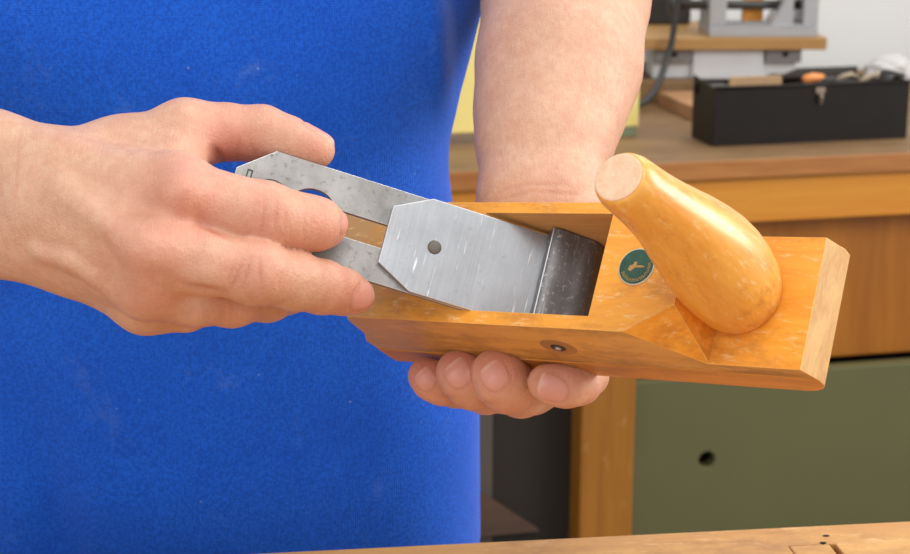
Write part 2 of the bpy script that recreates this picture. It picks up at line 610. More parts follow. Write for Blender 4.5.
# --- black tool box on the rear bench
TBA = math.radians(13.2)
tbm = Matrix.Translation(Vector(BL(0.053, 0.092, 0.0))) @ Matrix.Rotation(TBA, 4, 'Z')
tb = thing('toolbox', 'open black tin toolbox full of odds and ends on the rear bench', 'toolbox', matrix=tbm)
LT, DT, HT = 0.288, 0.080, 0.080
bm = bmesh.new()
t = 0.0022
add_box(bm, 0, LT, 0, DT, 0.0, 0.003)
add_box(bm, 0, LT, 0, t, 0.003, HT)
add_box(bm, 0, LT, DT - t, DT, 0.003, HT)
add_prism(bm, [(0, 0.003), (DT, 0.003), (DT, HT + 0.008), (DT - 0.012, HT + 0.006), (0.012, HT + 0.001), (0, HT)], 'x', -0.0002, t)
add_prism(bm, [(0, 0.003), (DT, 0.003), (DT, HT + 0.008), (DT - 0.012, HT + 0.006), (0.012, HT + 0.001), (0, HT)], 'x', LT - t, LT + 0.0002)
obj('box_shell', bm, M['black_tin'], tb, bevel=0.0007)
bm = bmesh.new()
add_tube(bm, [(0, 0.0, HT), (LT, 0.0, HT)], 0.0024, 10)
obj('rolled_rim', bm, M['black_tin'], tb, smooth=True)
bm = bmesh.new()
add_box(bm, 0.146, 0.160, -0.0030, -0.0001, HT - 0.012, HT - 0.004)
add_box(bm, 0.151, 0.156, -0.0045, -0.0001, HT - 0.024, HT - 0.012)
add_tube(bm, [(0.1535, -0.004, HT - 0.013), (0.1535, -0.008, HT - 0.017), (0.1525, -0.006, HT - 0.026)], 0.0018, 8)
obj('latch', bm, M['latch'], tb, bevel=0.0006, label='worn metal latch on the front')
obj('hinge_lug', box(-0.0035, -0.0003, DT - 0.018, DT - 0.008, HT - 0.016, HT - 0.002), M['black_tin'], tb, bevel=0.001)


def TBW(x, y, z):
    return tbm @ Vector((x, y, z))


def tbthing(name, bm, mat, label, cat, smooth=False, bevel=0.0, group=None):
    o = obj(name, bm, mat, None, smooth, bevel)
    o.matrix_world = tbm
    return tag(o, label, cat, group)


# things lying in the tool box (they fill it, resting on one another)
bm = box(0.004, LT - 0.004, 0.004, DT - 0.004, 0.0035, 0.058)
tbthing('tool_tray', bm, M['black_tin'], 'black inner tray down inside the toolbox', 'tray', bevel=0.002)
tbthing('cardboard_piece', prism([(0.042, 0.0600), (0.125, 0.0600), (0.122, 0.0855), (0.046, 0.0855)], 'y', 0.058, 0.062), M['card'],
        'brown cardboard piece standing in the left of the toolbox', 'cardboard', bevel=0.0006)
tbthing('small_tin', box(0.010, 0.036, 0.030, 0.060, 0.0588, 0.078), M['dark_iron'], 'small dark tin in the left end of the toolbox', 'tin', bevel=0.002)
fl = thing('file', 'dark flat file lying across the top of the toolbox', 'file', matrix=tbm)
bm = bmesh.new()
add_prism(bm, [(0.112, 0.080), (0.240, 0.080), (0.240, 0.094), (0.150, 0.094)], 'y', 0.064, 0.069)
obj('file_blade', bm, M['dark_iron'], fl, bevel=0.0008)
bm = tube([(0.10, 0.067, 0.080), (0.112, 0.067, 0.082), (0.132, 0.067, 0.0825)], [0.004, 0.006, 0.004], 12)
obj('file_handle', bm, M['black_rubber'], fl, smooth=True)
sd = thing('screwdriver', 'screwdriver with an orange handle in the middle of the toolbox', 'screwdriver', matrix=tbm)
obj('handle', tube([(0.146, 0.040, 0.079), (0.149, 0.040, 0.081), (0.160, 0.040, 0.083), (0.174, 0.039, 0.082), (0.180, 0.039, 0.080)],
                   [0.003, 0.0066, 0.0075, 0.0066, 0.003], 16), M['orange_plastic'], sd, smooth=True)
obj('shaft', tube([(0.180, 0.039, 0.080), (0.246, 0.034, 0.075)], 0.0022, 8), M['dark_iron'], sd, smooth=True)
bm = tube([(0.164, 0.022, 0.0755), (0.170, 0.022, 0.0815), (0.182, 0.022, 0.0830), (0.192, 0.022, 0.0780), (0.196, 0.022, 0.0730)], [0.003, 0.005, 0.005, 0.004, 0.002], 12)
tbthing('pliers', bm, M['black_rubber'], 'black gripped pliers beside the orange screwdriver', 'pliers', smooth=True)
rnd = random.Random(4)
labs = ['bent drab strip of metal right of the orange screwdriver', 'drab bolt lying between metal strip and clamp in the toolbox',
        'drab hinge piece lying by the white paper in the toolbox']
for i, (x, y, L, r) in enumerate([(0.196, 0.048, 0.040, 0.0040), (0.222, 0.026, 0.032, 0.0045), (0.248, 0.050, 0.030, 0.0040)]):
    nm = ['metal_strip', 'bolt', 'hinge'][i]
    bm = tube([(x, y, 0.0760), (x + L * 0.3, y - 0.004, 0.0835), (x + L * 0.7, y + 0.003, 0.0845), (x + L, y, 0.0790)], [r * 0.7, r, r, r * 0.6], 8)
    tbthing(nm, bm, M['drab'], labs[i], ['strip', 'bolt', 'hinge'][i], smooth=True)
bm = bmesh.new()
add_prism(bm, [(0.250, 0.076), (0.256, 0.076), (0.262, 0.088), (0.286, 0.083), (0.286, 0.089), (0.258, 0.096), (0.252, 0.094)], 'y', 0.010, 0.020)
tbthing('clamp', bm, M['black_rubber'], 'small black clamp at the right end of the toolbox', 'clamp', bevel=0.001)

# crumpled white paper behind / in the box
bm = bmesh.new()
bmesh.ops.create_icosphere(bm, subdivisions=4, radius=1.0)
for v in bm.verts:
    c = v.co.copy()
    k = 1 + 0.10 * math.sin(7 * c.x + 3 * c.y) * math.cos(6 * c.z + 2 * c.x) + 0.05 * math.sin(17 * c.y + 9 * c.z)
    v.co = Vector((c.x * 0.036 * k, c.y * 0.024 * k, c.z * 0.024 * k))
pp = obj('crumpled_paper', bm, M['paper'], None, smooth=True)
pp.matrix_world = tbm @ Matrix.Translation((0.292, 0.067, 0.0835))
tag(pp, 'crumpled white paper bulging from the right end of the toolbox', 'paper')

# --- yellow card block behind the forearm
ang_y = ANG
yb = Matrix.Translation(Vector(BL(-0.33, 0.205, 0.0))) @ Matrix.Rotation(0, 4, 'Z')
yc = thing('yellow_board', 'pale yellow upright board on the rear bench behind the forearm', 'board', BL(-0.345, 0.19, 0), ANG)
obj('board', box(0, 0.325, 0.0, 0.022, 0.0145, 0.20), M['yellow'], yc, bevel=0.0015)
for fx in (0.004, 0.296):
    obj('foot', box(fx, fx + 0.026, 0.001, 0.030, 0.0, 0.0143), M['green_plastic'], yc, bevel=0.001, label='grey-green foot under the yellow board')

# --- wooden riser, grey machine base, shelf board with vise
rs = obj('wooden_riser', box(-0.20, 0.30, 0.0, 0.22, 0.0, 0.036), M['rear_top'], None, bevel=0.002)
rs.location = BL(0.03, 0.475, 0); rs.rotation_euler = (0, 0, ANG * 0.4)
tag(rs, 'brown wooden board under the pale grey machine', 'board')
bk = obj('wood_block', prism([(0, 0), (0.12, 0), (0.12, 0.15), (0.0, 0.15)], 'z', 0.0, 0.022), M['block_wood'], None, bevel=0.0015)
bk.location = BL(0.098, 0.295, 0); bk.rotation_euler = (0, 0, ANG)
tag(bk, 'small offcut wood block left of the black toolbox', 'wood block')

p_shelf = hit(736, 44, B0 + BEY * 0.44, BEY)
SY = p_shelf[1]
fs = np.array([0, SY, 0.0]); ny = np.array([0, 1.0, 0])
zt = hit(736, 38, fs, ny)[2]; zl = hit(736, 50, fs, ny)[2]
xr = hit(827, 44, fs, ny)[0]; xl = hit(616, 44, fs, ny)[0]
sh = obj('shelf_board', box(0, xr - xl, 0, 0.25, 0, zt - zl), M['shelf_wood'], None, bevel=0.0015)
sh.location = (xl, SY, zl)
tag(sh, 'orange wooden board lying on the pale grey machine, carrying the grey vise', 'board')
# machine base beneath it
mx0 = hit(654, 60, fs, ny)[0]; mx1 = hit(803, 60, fs, ny)[0]
zb0 = B0[2] + 0.0362
mb = thing('planer', 'pale grey metal machine housing with two bracket feet under the shelf board', 'machine', (mx0, SY + 0.012, zb0), 0)
wdt = mx1 - mx0
hh = zl - zb0 - 0.0005
obj('housing', box(0.0, wdt * 0.985, 0.012, 0.10, 0, hh), M['box_grey'], mb, bevel=0.003)
obj('front_plate', box(wdt * 0.27, wdt * 0.75, 0.004, 0.0118, 0, hh), M['box_grey'], mb, bevel=0.002)
for x0, x1 in ((0.005, 0.26), (0.76, 1.0)):
    b1 = box(wdt * x0, wdt * x1, 0.0, 0.0118, hh - 0.021, hh)
    br = obj('bracket', b1, M['bracket_grey'], mb, bevel=0.001, label='darker grey bracket with a dark slot')
    xm = wdt * (x0 * 0.45 + x1 * 0.55)
    obj('slot', box(xm - 0.005, xm + 0.004, -0.0008, -0.0001, hh - 0.012, hh - 0.004), M['hole'], br)

# vise on the shelf
V = lambda x, y: hit(x, y, np.array([0, SY + 0.035, 0]), ny)
vz0 = zt
vx0 = V(707, 33)[0]; vx1 = V(815, 33)[0]
vw = vx1 - vx0
vs = thing('machine_vise', 'light grey machine vise standing on the orange shelf board', 'vise', (vx0, SY + 0.012, vz0), 0)
u = vw / 108.0
obj('base', box(0, 108 * u, 0, 0.12, 0.0003, 0.016), M['vise_grey'], vs, bevel=0.0015)
obj('rib', box(17 * u, 100 * u, -0.0002, 0.010, 0.0165, 0.019), M['vise_grey'], vs, bevel=0.001)
obj('jaw', box(0, 17 * u, 0.004, 0.110, 0.0165, 0.085), M['vise_grey'], vs, bevel=0.0015)
bm = prism([(61 * u, 0.0165), (83 * u, 0.0165), (83 * u, 0.085), (78 * u, 0.085), (73 * u, 0.05)], 'y', 0.004, 0.070)
obj('jaw', bm, M['vise_grey'], vs, bevel=0.0015)
obj('jaw', box(93 * u, 108 * u, 0.004, 0.110, 0.0165, 0.085), M['vise_grey'], vs, bevel=0.0015)
obj('crossbar', box(83.2 * u, 92.8 * u, 0.010, 0.070, 0.0165, 0.0195), M['bracket_grey'], vs, bevel=0.0006)
obj('screw', tube([(-38 * u, 0.035, 0.047), (100 * u, 0.035, 0.047)], 0.0075, 16), M['dark_iron'], vs, smooth=True)
obj('crank', tube([(-38 * u, 0.035, 0.047), (-30 * u, 0.035, 0.047)], 0.016, 16), M['dark_iron'], vs, smooth=True)
obj('frame_bar', box(17.2 * u, 61 * u, 0.006, 0.014, 0.0195, 0.0235), M['bracket_grey'], vs, bevel=0.0006)
ob_ = obj('wood_offcut', box(38 * u, 58 * u, 0.046, 0.066, 0.0195, 0.080), M['rear_rail'], None, bevel=0.001)
ob_.location = (vx0, SY + 0.012, vz0 - 0.0030)
tag(ob_, 'orange wood offcut held behind the bar of the grey vise', 'wood offcut')
ct = obj('motor_block', box(0, 0.075, 0, 0.06, 0, 0.070), M['black_rubber'], None, bevel=0.004)
k0 = hit(650, 13, np.array([0, SY + 0.075, 0]), ny)
ct.location = (hit(645, 13, np.array([0, SY + 0.20, 0]), ny)[0], SY + 0.185, zt)
tag(ct, 'black motor block at the left end of the orange shelf board', 'motor')
# cable
c1 = lambda x, y, dy: tuple(hit(x, y, np.array([0, SY + dy, 0]), ny))
pts = [c1(684, -30, -0.012), c1(679, -5, -0.013), c1(676, 12, -0.014), c1(672, 40, -0.016), c1(666, 62, -0.025), c1(658, 84, -0.05), c1(650, 97, -0.07), c1(643, 103, -0.08), c1(628, 108, -0.09), c1(606, 112, -0.09)]
dn = []
for i in range(len(pts) - 1):
    p0, p1, p2, p3 = [np.array(pts[max(0, min(len(pts) - 1, i + k))]) for k in (-1, 0, 1, 2)]
    for tt in np.linspace(0, 1, 6)[:-1]:
        dn.append(0.5 * ((2 * p1) + (-p0 + p2) * tt + (2 * p0 - 5 * p1 + 4 * p2 - p3) * tt ** 2 + (-p0 + 3 * p1 - 3 * p2 + p3) * tt ** 3))
dn.append(np.array(pts[-1]))
cb = obj('power_cable', tube([tuple(p) for p in dn], 0.0052, 12), M['black_rubber'], None, smooth=True)
tag(cb, 'black cable hanging down in front of the shelf board', 'cable')

# ------------------------------------------------------------------ the near bench at the bottom of the frame
FB = math.radians(6.8)
fb = thing('workbench', 'near workbench whose scratched pale wooden top crosses the bottom of the photo', 'workbench', (0.0, 0.7516, 0.0), FB)
bm = box(-0.9, 0.9, -0.60, 0.0, 0.822, 0.882)
px_, py_ = hit(812, 545, (0, 0, 0.882), (0, 0, 1))[:2]
lx = (px_ - 0) * math.cos(FB) + (py_ - 0.7516) * math.sin(FB); ly = -(px_ - 0) * math.sin(FB) + (py_ - 0.7516) * math.cos(FB)
cut = box(lx - 0.012, lx + 0.012, ly - 0.034, ly + 0.0005, 0.85, 0.90)
obj('bench_top', boolean(bm, cut), M['bench_top'], fb, bevel=0.0007)
obj('bench_dog', box(lx - 0.0118, lx + 0.0088, ly - 0.033, ly + 0.0003, 0.852, 0.8822), M['bench_top'], fb, bevel=0.001)
for q in ((823, 543), (826, 536)):
    w = hit(q[0], q[1], (0, 0, 0.882), (0, 0, 1))
    a = w[0] * math.cos(FB) + (w[1] - 0.7516) * math.sin(FB); b = -w[0] * math.sin(FB) + (w[1] - 0.7516) * math.cos(FB)
    obj('nail_hole', lathe([(0.0012, -0.001), (0.0011, 0.0002)], 12, Matrix.Translation((a, b, 0.8821)) @ Matrix.Diagonal((1.6, 0.9, 1, 1))), M['hole'], fb)
obj('apron_rail', box(-0.85, 0.85, -0.06, -0.03, 0.70, 0.8215), M['rear_rail'], fb, bevel=0.002)
for x in (-0.82, 0.74):
    for y in (-0.55, -0.11):
        obj('leg', box(x, x + 0.08, y, y + 0.08 if y < -0.3 else y + 0.049, 0.0, 0.8215), M['post_wood'], fb, bevel=0.003)

# ------------------------------------------------------------------ the wooden plane
hp = thing('hand_plane', 'honey-coloured wooden hand plane with a stout horn, held over the bench in both hands', 'hand plane', matrix=M_PLANE)
Wb = 66.0


def sc(pts):
    return [(a * MM, b * MM) for a, b in pts]


prof = [(-6.5, 11), (-6.8, 29), (0.5, 40), (3.0, 58), (4.5, 62.5), (7.5, 65.2), (12, 65.9), (193.8, 65.9), (197.8, 28.6), (197.8, 11)]


def heel_out(v):
    return -26.0 * (1 - (1 - v / Wb) ** 2)


def slab(pr, v0_, v1_, n=14):
    """side profile swept across the body; the heel end bulges round in plan"""
    rr_ = []
    for i in range(n + 1):
        v = v0_ + (v1_ - v0_) * i / n
        rr_.append([((a_ + (heel_out(min(max(v, 0), Wb)) if a_ < 13 else 0)) * MM, v * MM, b_ * MM) for a_, b_ in pr])
    b = bmesh.new()
    add_rings(b, rr_)
    return b


bm = slab(prof, 0, Wb)

# lamb's-tongue facets where the cheeks stop at the horn
for near in (True, False):
    y = (lambda v: v) if near else (lambda v: Wb - v)
    A = Vector((171 * MM, y(0.3) * MM, 65.9 * MM)); Bq = Vector((194 * MM, y(15) * MM, 65.9 * MM)); Cq = Vector((197.8 * MM, y(0) * MM, 27.5 * MM))
    nn = (Bq - A).cross(Cq - A)
    if (nn.y > 0) == near:
        nn = -nn
    bmesh.ops.bisect_plane(bm, geom=bm.verts[:] + bm.edges[:] + bm.faces[:], plane_co=A, plane_no=nn, clear_outer=True, dist=1e-7)
    bmesh.ops.holes_fill(bm, edges=bm.edges[:], sides=0)
toe = prism(sc([(185, 11), (248.0, 11), (248.0, 15), (243.6, 28.6), (185, 28.6)]), 'y', 0, Wb * MM)
bm = boolean(bm, toe, 'UNION')
cutp = [(62.7, 80), (137.5, 0.0), (144, -3), (150.5, -3), (150.2, 80)]
bm = boolean(bm, prism(sc(cutp), 'y', 7 * MM, 60 * MM))
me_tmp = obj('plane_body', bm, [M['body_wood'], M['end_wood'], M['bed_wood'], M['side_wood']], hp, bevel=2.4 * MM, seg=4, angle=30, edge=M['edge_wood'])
for p in me_tmp.data.polygons:
    c = p.center / MM
    if p.normal.x > 0.9 and c.x > 240:
        p.material_index = 1
    elif 55 < c.x < 151 and 6.5 < c.y < 60.5 and abs(p.normal.z) < 0.99:
        p.material_index = 2
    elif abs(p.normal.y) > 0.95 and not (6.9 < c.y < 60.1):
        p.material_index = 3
    p.use_smooth = False
# sole
solep = [(-6.4, 0), (-7.1, 6), (-7.0, 18.6), (246.87, 18.6), (248.05, 15), (248.05, 9), (246, 4.4), (242, 1.4), (236, 0)]
bm = slab(solep, -0.45, Wb + 0.45)
bm = boolean(bm, prism(sc([(137.5, -2), (136.5, 18), (150.2, 18), (150.2, -2)]), 'y', 7 * MM, 60 * MM))
so = obj('sole', bm, [M['sole_wood'], M['end_wood']], hp, bevel=0.9 * MM, seg=3, angle=25)
for p in so.data.polygons:
    if p.normal.x > 0.3 and p.center.x > 235 * MM:
        p.material_index = 1
# horn: round wooden grip standing on the low toe
hst = [(27.5, 20.2), (30, 21.2), (38, 22.6), (50, 23.6), (62, 23.9), (74, 23.2), (86, 21.6), (98, 19.6), (108, 17.6), (118, 15.9), (128, 14.6), (137, 13.9), (143, 13.6), (148, 13.3), (151.5, 12.4), (153.4, 11.2)]
rings = []
nseg = 56
for i, (w, r) in enumerate(hst):
    k = (w - 27) / 126.0
    uu = 206.5 + 4.2 * math.sin(math.pi * min(1, k * 1.0)) - 2.0 * k
    vv = 36.0 + 0.5 * math.sin(math.pi * k)
    rings.append([((uu + r * math.cos(2 * math.pi * j / nseg)) * MM, (vv + r * 1.0 * math.sin(2 * math.pi * j / nseg)) * MM,
                   (w + (0.0 if i < len(hst) - 4 else 0.0)) * MM) for j in range(nseg)])
bm = bmesh.new()
add_rings(bm, rings)
horn = obj('horn', bm, M['horn_wood'], hp, smooth=True)
for p in horn.data.polygons:
    if len(p.vertices) > 4:
        p.use_smooth = False
k = 1.0
bm = lathe([(10.9 * MM, 0), (10.9 * MM, 0.5 * MM), (10.2 * MM, 0.8 * MM)], 48, Matrix.Translation((204.5 * MM, 36 * MM, 153.3 * MM)))
obj('horn_end', bm, M['horn_end'], horn, label='pale bare end of the horn')

# round green maker's badge
mz = 65.9 * MM
mc = Vector((170.0 * MM, 32.6 * MM, mz))
ma = math.radians(0)
bm = lathe([(9.5 * MM, -0.2 * MM), (9.5 * MM, 0.35 * MM), (9.2 * MM, 0.6 * MM), (8.7 * MM, 0.6 * MM)], 56, Matrix.Translation(mc))
md = obj('badge_rim', bm, M['silver_rim'], hp, smooth=False, label='pale metal rim of the green badge')
bm = lathe([(8.75 * MM, 0.1 * MM), (8.75 * MM, 0.75 * MM)], 56, Matrix.Translation(mc))
bd = obj('badge', bm, M['green_enamel'], hp, label='round green enamel badge with gold marks')
bm = bmesh.new()
rr = random.Random(11)
for j in range(13):      # worn gold lettering round the edge
    a = math.radians(-150 + j * 13.5)
    ca, sa = math.cos(a), math.sin(a)
    for s_ in range(2):
        h = 1.15 * MM
        w_ = 0.28 * MM
        off = (-0.42 + 0.84 * s_) * MM
        Mx = Matrix.Translation(mc + Vector((7.0 * MM * ca, 7.0 * MM * sa, 0.75 * MM))) @ Matrix.Rotation(a, 4, 'Z') @ Matrix.Translation((0, off, 0)) @ Matrix.Rotation(rr.choice([-0.5, 0, 0.5]) * s_, 4, 'Z')
        vs_ = add_box(bm, -h * 0.7, h * 0.7, -w_ / 2, w_ / 2, -0.05 * MM, 0.10 * MM)
        for v in vs_:
            v.co = Mx @ v.co
obj('badge_lettering', bm, M['gold'], bd)
bm = bmesh.new()
em = [(-3.4, -1.6), (-2.0, -2.6), (0.2, -0.6), (3.6, -0.5), (5.4, 0.0), (3.6, 0.5), (0.6, 0.7), (0.8, 2.2), (-0.6, 2.6), (-1.2, 0.9), (-3.0, 0.4)]
add_prism(bm, [((mc.x / MM + a_ - 0.5) * MM, (mc.y / MM + b_) * MM) for a_, b_ in em], 'z', mz + 0.70 * MM, mz + 0.90 * MM)
obj('badge_emblem', bm, M['gold'], bd)

# cross dowel with a screw on the near cheek
Mp = Matrix.Translation((121 * MM, 0, 39.5 * MM)) @ Matrix.Rotation(math.pi / 2, 4, 'X')
pl = obj('dowel_plug', lathe([(9.5 * MM, -2 * MM), (9.5 * MM, 0.15 * MM), (9.0 * MM, 0.35 * MM)], 40, Mp), M['plug_wood'], hp, label='round wooden plug on the near side')
obj('screw_head', lathe([(3.9 * MM, 0), (3.9 * MM, 0.8 * MM), (3.2 * MM, 1.1 * MM), (2.2 * MM, 0.6 * MM), (0.9 * MM, 0.5 * MM)], 28, Mp), M['dark_iron'], pl, smooth=False)
obj('screw_pin', lathe([(1.7 * MM, 0.3 * MM), (1.6 * MM, 1.2 * MM), (0.8 * MM, 1.5 * MM)], 20, Mp), M['edge_steel'], pl)

# ------------------------------------------------------------------ the double iron being set into the mouth
th, psi, rho, u0, v0, w0 = 0.8178, 0.0184, 0.0107, 0.0486, 0.0308, 0.1039
Mi = M_PLANE @ Matrix.Translation(Vector((u0, v0, w0)) * S) @ Matrix.Rotation(th, 4, 'Y') @ Matrix.Rotation(psi, 4, 'Z') @ Matrix.Rotation(rho, 4, 'X')
ir = thing('plane_iron', 'slotted grey steel plane iron with bright cap iron, set in the wooden plane', 'plane iron', matrix=Mi)
hw = 25.0
Z0, Z1 = -6.0, -3.05
outl = [(-79, -10.8), (-79, 10.8), (-62.5, hw), (121, hw), (121, -hw), (-62.5, -hw)]
bm = prism(sc(outl), 'z', Z0 * MM, Z1 * MM)
bm = boolean(bm, box(-36 * MM, 66 * MM, -7.0 * MM, 5.4 * MM, -8 * MM, 0))
bm = boolean(bm, lathe([(13.0 * MM, -9 * MM), (13.0 * MM, 1 * MM)], 48, Matrix.Translation((-38 * MM, -0.8 * MM, 0))))
obj('blade', bm, M['iron'], ir, bevel=0.45 * MM, seg=2, angle=40, label='slotted dark grey blade', edge=M['edge_steel'])
# maker's stamp: a ringed mark with small characters, and two strokes by the end
bm = bmesh.new()
zs = Z1 * MM
for r0, r1 in ((9.4, 10.0), (5.6, 5.9)):
    n = 48
    ri = [[((-59.6 + rad * math.cos(2 * math.pi * j / n)) * MM, (0.3 + rad * math.sin(2 * math.pi * j / n)) * MM, zs + 0.10 * MM) for j in range(n)] for rad in (r0, r1)]
    V0 = [bm.verts.new(p) for p in ri[0]]; V1 = [bm.verts.new(p) for p in ri[1]]
    for j in range(n):
        bm.faces.new((V0[j], V1[j], V1[(j + 1) % n], V0[(j + 1) % n]))
for j in range(9):
    a = math.radians(20 + j * 17)
    Mx = Matrix.Translation(((-59.6 + 7.8 * math.cos(a)) * MM, (0.3 + 7.8 * math.sin(a)) * MM, zs)) @ Matrix.Rotation(a, 4, 'Z')
    for off in (-0.55, 0.45):
        for v in add_box(bm, -1.1 * MM, 1.1 * MM, (off - 0.2) * MM, (off + 0.2) * MM, 0, 0.1 * MM):
            v.co = Mx @ v.co
    for v in add_box(bm, -0.2 * MM, 0.2 * MM, -0.5 * MM, 0.5 * MM, 0, 0.1 * MM):
        v.co = Mx @ v.co
for x in (-73.6, -71.4):
    add_box(bm, x * MM, (x + 0.7) * MM, 7.6 * MM, 11.2 * MM, zs, zs + 0.1 * MM)
add_box(bm, -73.6 * MM, -70.7 * MM, 11.0 * MM, 11.7 * MM, zs, zs + 0.1 * MM)
obj('maker_stamp', bm, M['engrave'], ir, label='dark stamped ring of small characters')
# cap iron: flat plate, six-sided at its tail
capo = [(0, -15), (0, 15), (18.7, hw), (81, hw), (81, -hw), (18.7, -hw)]
cap = obj('cap_iron', prism(sc(capo), 'z', -3.0 * MM, 0), M['cap'], ir, bevel=0.5 * MM, seg=2, angle=40, label='bright brushed six-sided cap plate', edge=M['edge_steel'])
obj('rivet', lathe([(3.5 * MM, -0.5 * MM), (3.5 * MM, 0.25 * MM), (2.8 * MM, 0.7 * MM), (1.2 * MM, 0.85 * MM)], 32, Matrix.Translation((25.2 * MM, 0.6 * MM, 0))), M['rivet'], cap, smooth=True,
    label='dark round rivet head')
# its bent end: a raised dark hump down to the cutting edge
hk = [(80.0, 0.0), (80.2, 6.0), (81.0, 7.6), (83, 8.4), (86, 8.6), (90, 8.2), (95, 7.6), (100, 7.4), (104, 6.4), (107, 4.4), (110, 1.0), (113.5, -3.0)]
top = [(80.0, -0.2)]
for i in range(len(hk) - 1):
    p0, p1, p2, p3 = [np.array(hk[max(0, min(len(hk) - 1, i + q))]) for q in (-1, 0, 1, 2)]
    for tt in np.linspace(0, 1, 6)[:-1]:
        top.append(tuple(0.5 * ((2 * p1) + (-p0 + p2) * tt + (2 * p0 - 5 * p1 + 4 * p2 - p3) * tt ** 2 + (-p0 + 3 * p1 - 3 * p2 + p3) * tt ** 3)))
top.append(hk[-1])
bot = [(113.0, -3.05), (81.5, -3.05)]
bm = prism(sc(top + bot), 'y', -25.4 * MM, 26.8 * MM)
obj('breaker_hump', bm, M['dark_reflection_steel'], cap, bevel=0.5 * MM, seg=2, angle=40, label='bent end of the cap iron, dark reflection painted in')
obj('hump_edge', tube([(80.5 * MM, -25.3 * MM, 7.0 * MM), (80.5 * MM, 26.6 * MM, 7.0 * MM)], 0.42 * MM, 8), M['edge_steel'], cap, label='bright worn edge of the bent end')

# ------------------------------------------------------------------ the person: body as one distance field


def axis_pts(lo, hi, f0, f1, h, hc=0.008, mids=()):
    """grid line positions: step h in [f0,f1], mids = (a,b,step) ranges beyond, hc elsewhere"""
    def step(x):
        if f0 <= x <= f1:
            return h
        for a, b, s in mids:
            if a <= x <= b:
                return s
        return hc
    out = [f0]
    while out[-1] < hi:
        out.append(out[-1] + step(out[-1] + 1e-9))
    left = []
    x = f0
    while x > lo:
        x -= step(x - 1e-6)
        left.append(x)
    return np.array(left[::-1] + out, dtype=np.float32)


HF = 0.00105
gx = axis_pts(-0.47, 0.16, -0.205, 0.082, HF, 0.009, ((-0.26, 0.125, 0.0025),))
gy = axis_pts(0.58, 1.16, 0.585, 0.775, HF, 0.010, ((0.775, 0.93, 0.0028),))
gz = axis_pts(0.62, 1.56, 0.955, 1.108, HF, 0.010, ((0.94, 1.20, 0.0026),))
SHP = (len(gx), len(gy), len(gz))
F = np.full(SHP, 1.0, dtype=np.float32)


def sub(lo, hi):
    s = []
    for g, a, b in zip((gx, gy, gz), lo, hi):
        i0 = max(0, int(np.searchsorted(g, a)) - 1)
        i1 = min(len(g), int(np.searchsorted(g, b)) + 1)
        s.append(slice(i0, max(i1, i0 + 1)))
    return tuple(s)


def coords(s):
    return gx[s[0]][:, None, None], gy[s[1]][None, :, None], gz[s[2]][None, None, :]


def smin(a, b, k):
    h = np.maximum(k - np.abs(a - b), 0) / k
    return np.minimum(a, b) - h * h * k * 0.25


def cap_d(X, Y, Z, a, ra, b, rb):
    ab = b - a
    L2 = float(ab @ ab) + 1e-12
    dx, dy, dz = X - a[0], Y - a[1], Z - a[2]
    tt = np.clip((dx * ab[0] + dy * ab[1] + dz * ab[2]) / L2, 0, 1)
    return np.sqrt((dx - tt * ab[0]) ** 2 + (dy - tt * ab[1]) ** 2 + (dz - tt * ab[2]) ** 2) - (ra + (rb - ra) * tt)


def add_cap(a, ra, b, rb, k=0.006):
    a = np.asarray(a, float); b = np.asarray(b, float)
    pad = max(ra, rb) + k + 0.014
    s = sub(np.minimum(a, b) - pad, np.maximum(a, b) + pad)
    X, Y, Z = coords(s)
    d = cap_d(X, Y, Z, a, ra, b, rb).astype(np.float32)
    F[s] = smin(F[s], d, k)


def add_chain(js, k_in=0.005, k0=0.010, k1=0.0010, reach=0.030):
    """a finger: joints (point, radius); blends widely near its root and hardly at all further out"""
    pts = [np.asarray(p, float) for p, r in js]
    rs_ = [r for p, r in js]
    pad = max(rs_) + 0.016
    s = sub(np.min(pts, 0) - pad, np.max(pts, 0) + pad)
    X, Y, Z = coords(s)
    f = None
    for i in range(len(js) - 1):
        d = cap_d(X, Y, Z, pts[i], rs_[i], pts[i + 1], rs_[i + 1])
        f = d if f is None else smin(f, d, k_in)
    dist = np.sqrt((X - pts[0][0]) ** 2 + (Y - pts[0][1]) ** 2 + (Z - pts[0][2]) ** 2)
    kk = k1 + (k0 - k1) * np.clip(1.25 - dist / reach, 0, 1)
    F[s] = smin(F[s], f.astype(np.float32), kk.astype(np.float32))


def pj(x, y, d, r):
    return (P(x, y, d), r * d * S / FPX)


def chainp(js, **kw):
    add_chain([pj(*j) for j in js], **kw)


def capp(a, b, k=0.006):
    (pa, ra), (pb, rb) = pj(*a), pj(*b)
    add_cap(pa, ra, pb, rb, k)


tints = []      # (centre, radius, amount) redness
creases = []    # (p, q, width, depth, colour)
nails = []      # (centre, axis to tip, outward normal, half length, half width)

# --- torso and upper arms (under the apron / out of the frame)
TX = -0.160
for z0, z1, r0, r1 in ((0.66, 0.95, 0.085, 0.08), (0.95, 1.35, 0.08, 0.09)):
    for dx in (-0.055, 0.055):
        add_cap((TX + dx, 0.985, z0), r0, (TX + dx * 1.2, 0.985, z1), r1, 0.06)
add_cap((TX - 0.15, 1.0, 1.44), 0.06, (TX + 0.15, 1.0, 1.44), 0.06, 0.08)
R_EL = np.array([-0.425, 0.845, 1.125]); R_SH = np.array([TX - 0.19, 0.99, 1.43])
L_EL = np.array([0.082, 0.985, 1.222]); L_SH = np.array([TX + 0.20, 1.00, 1.44])
add_cap(R_SH, 0.058, R_EL, 0.044, 0.04)
add_cap(L_SH, 0.056, L_EL, 0.044, 0.04)

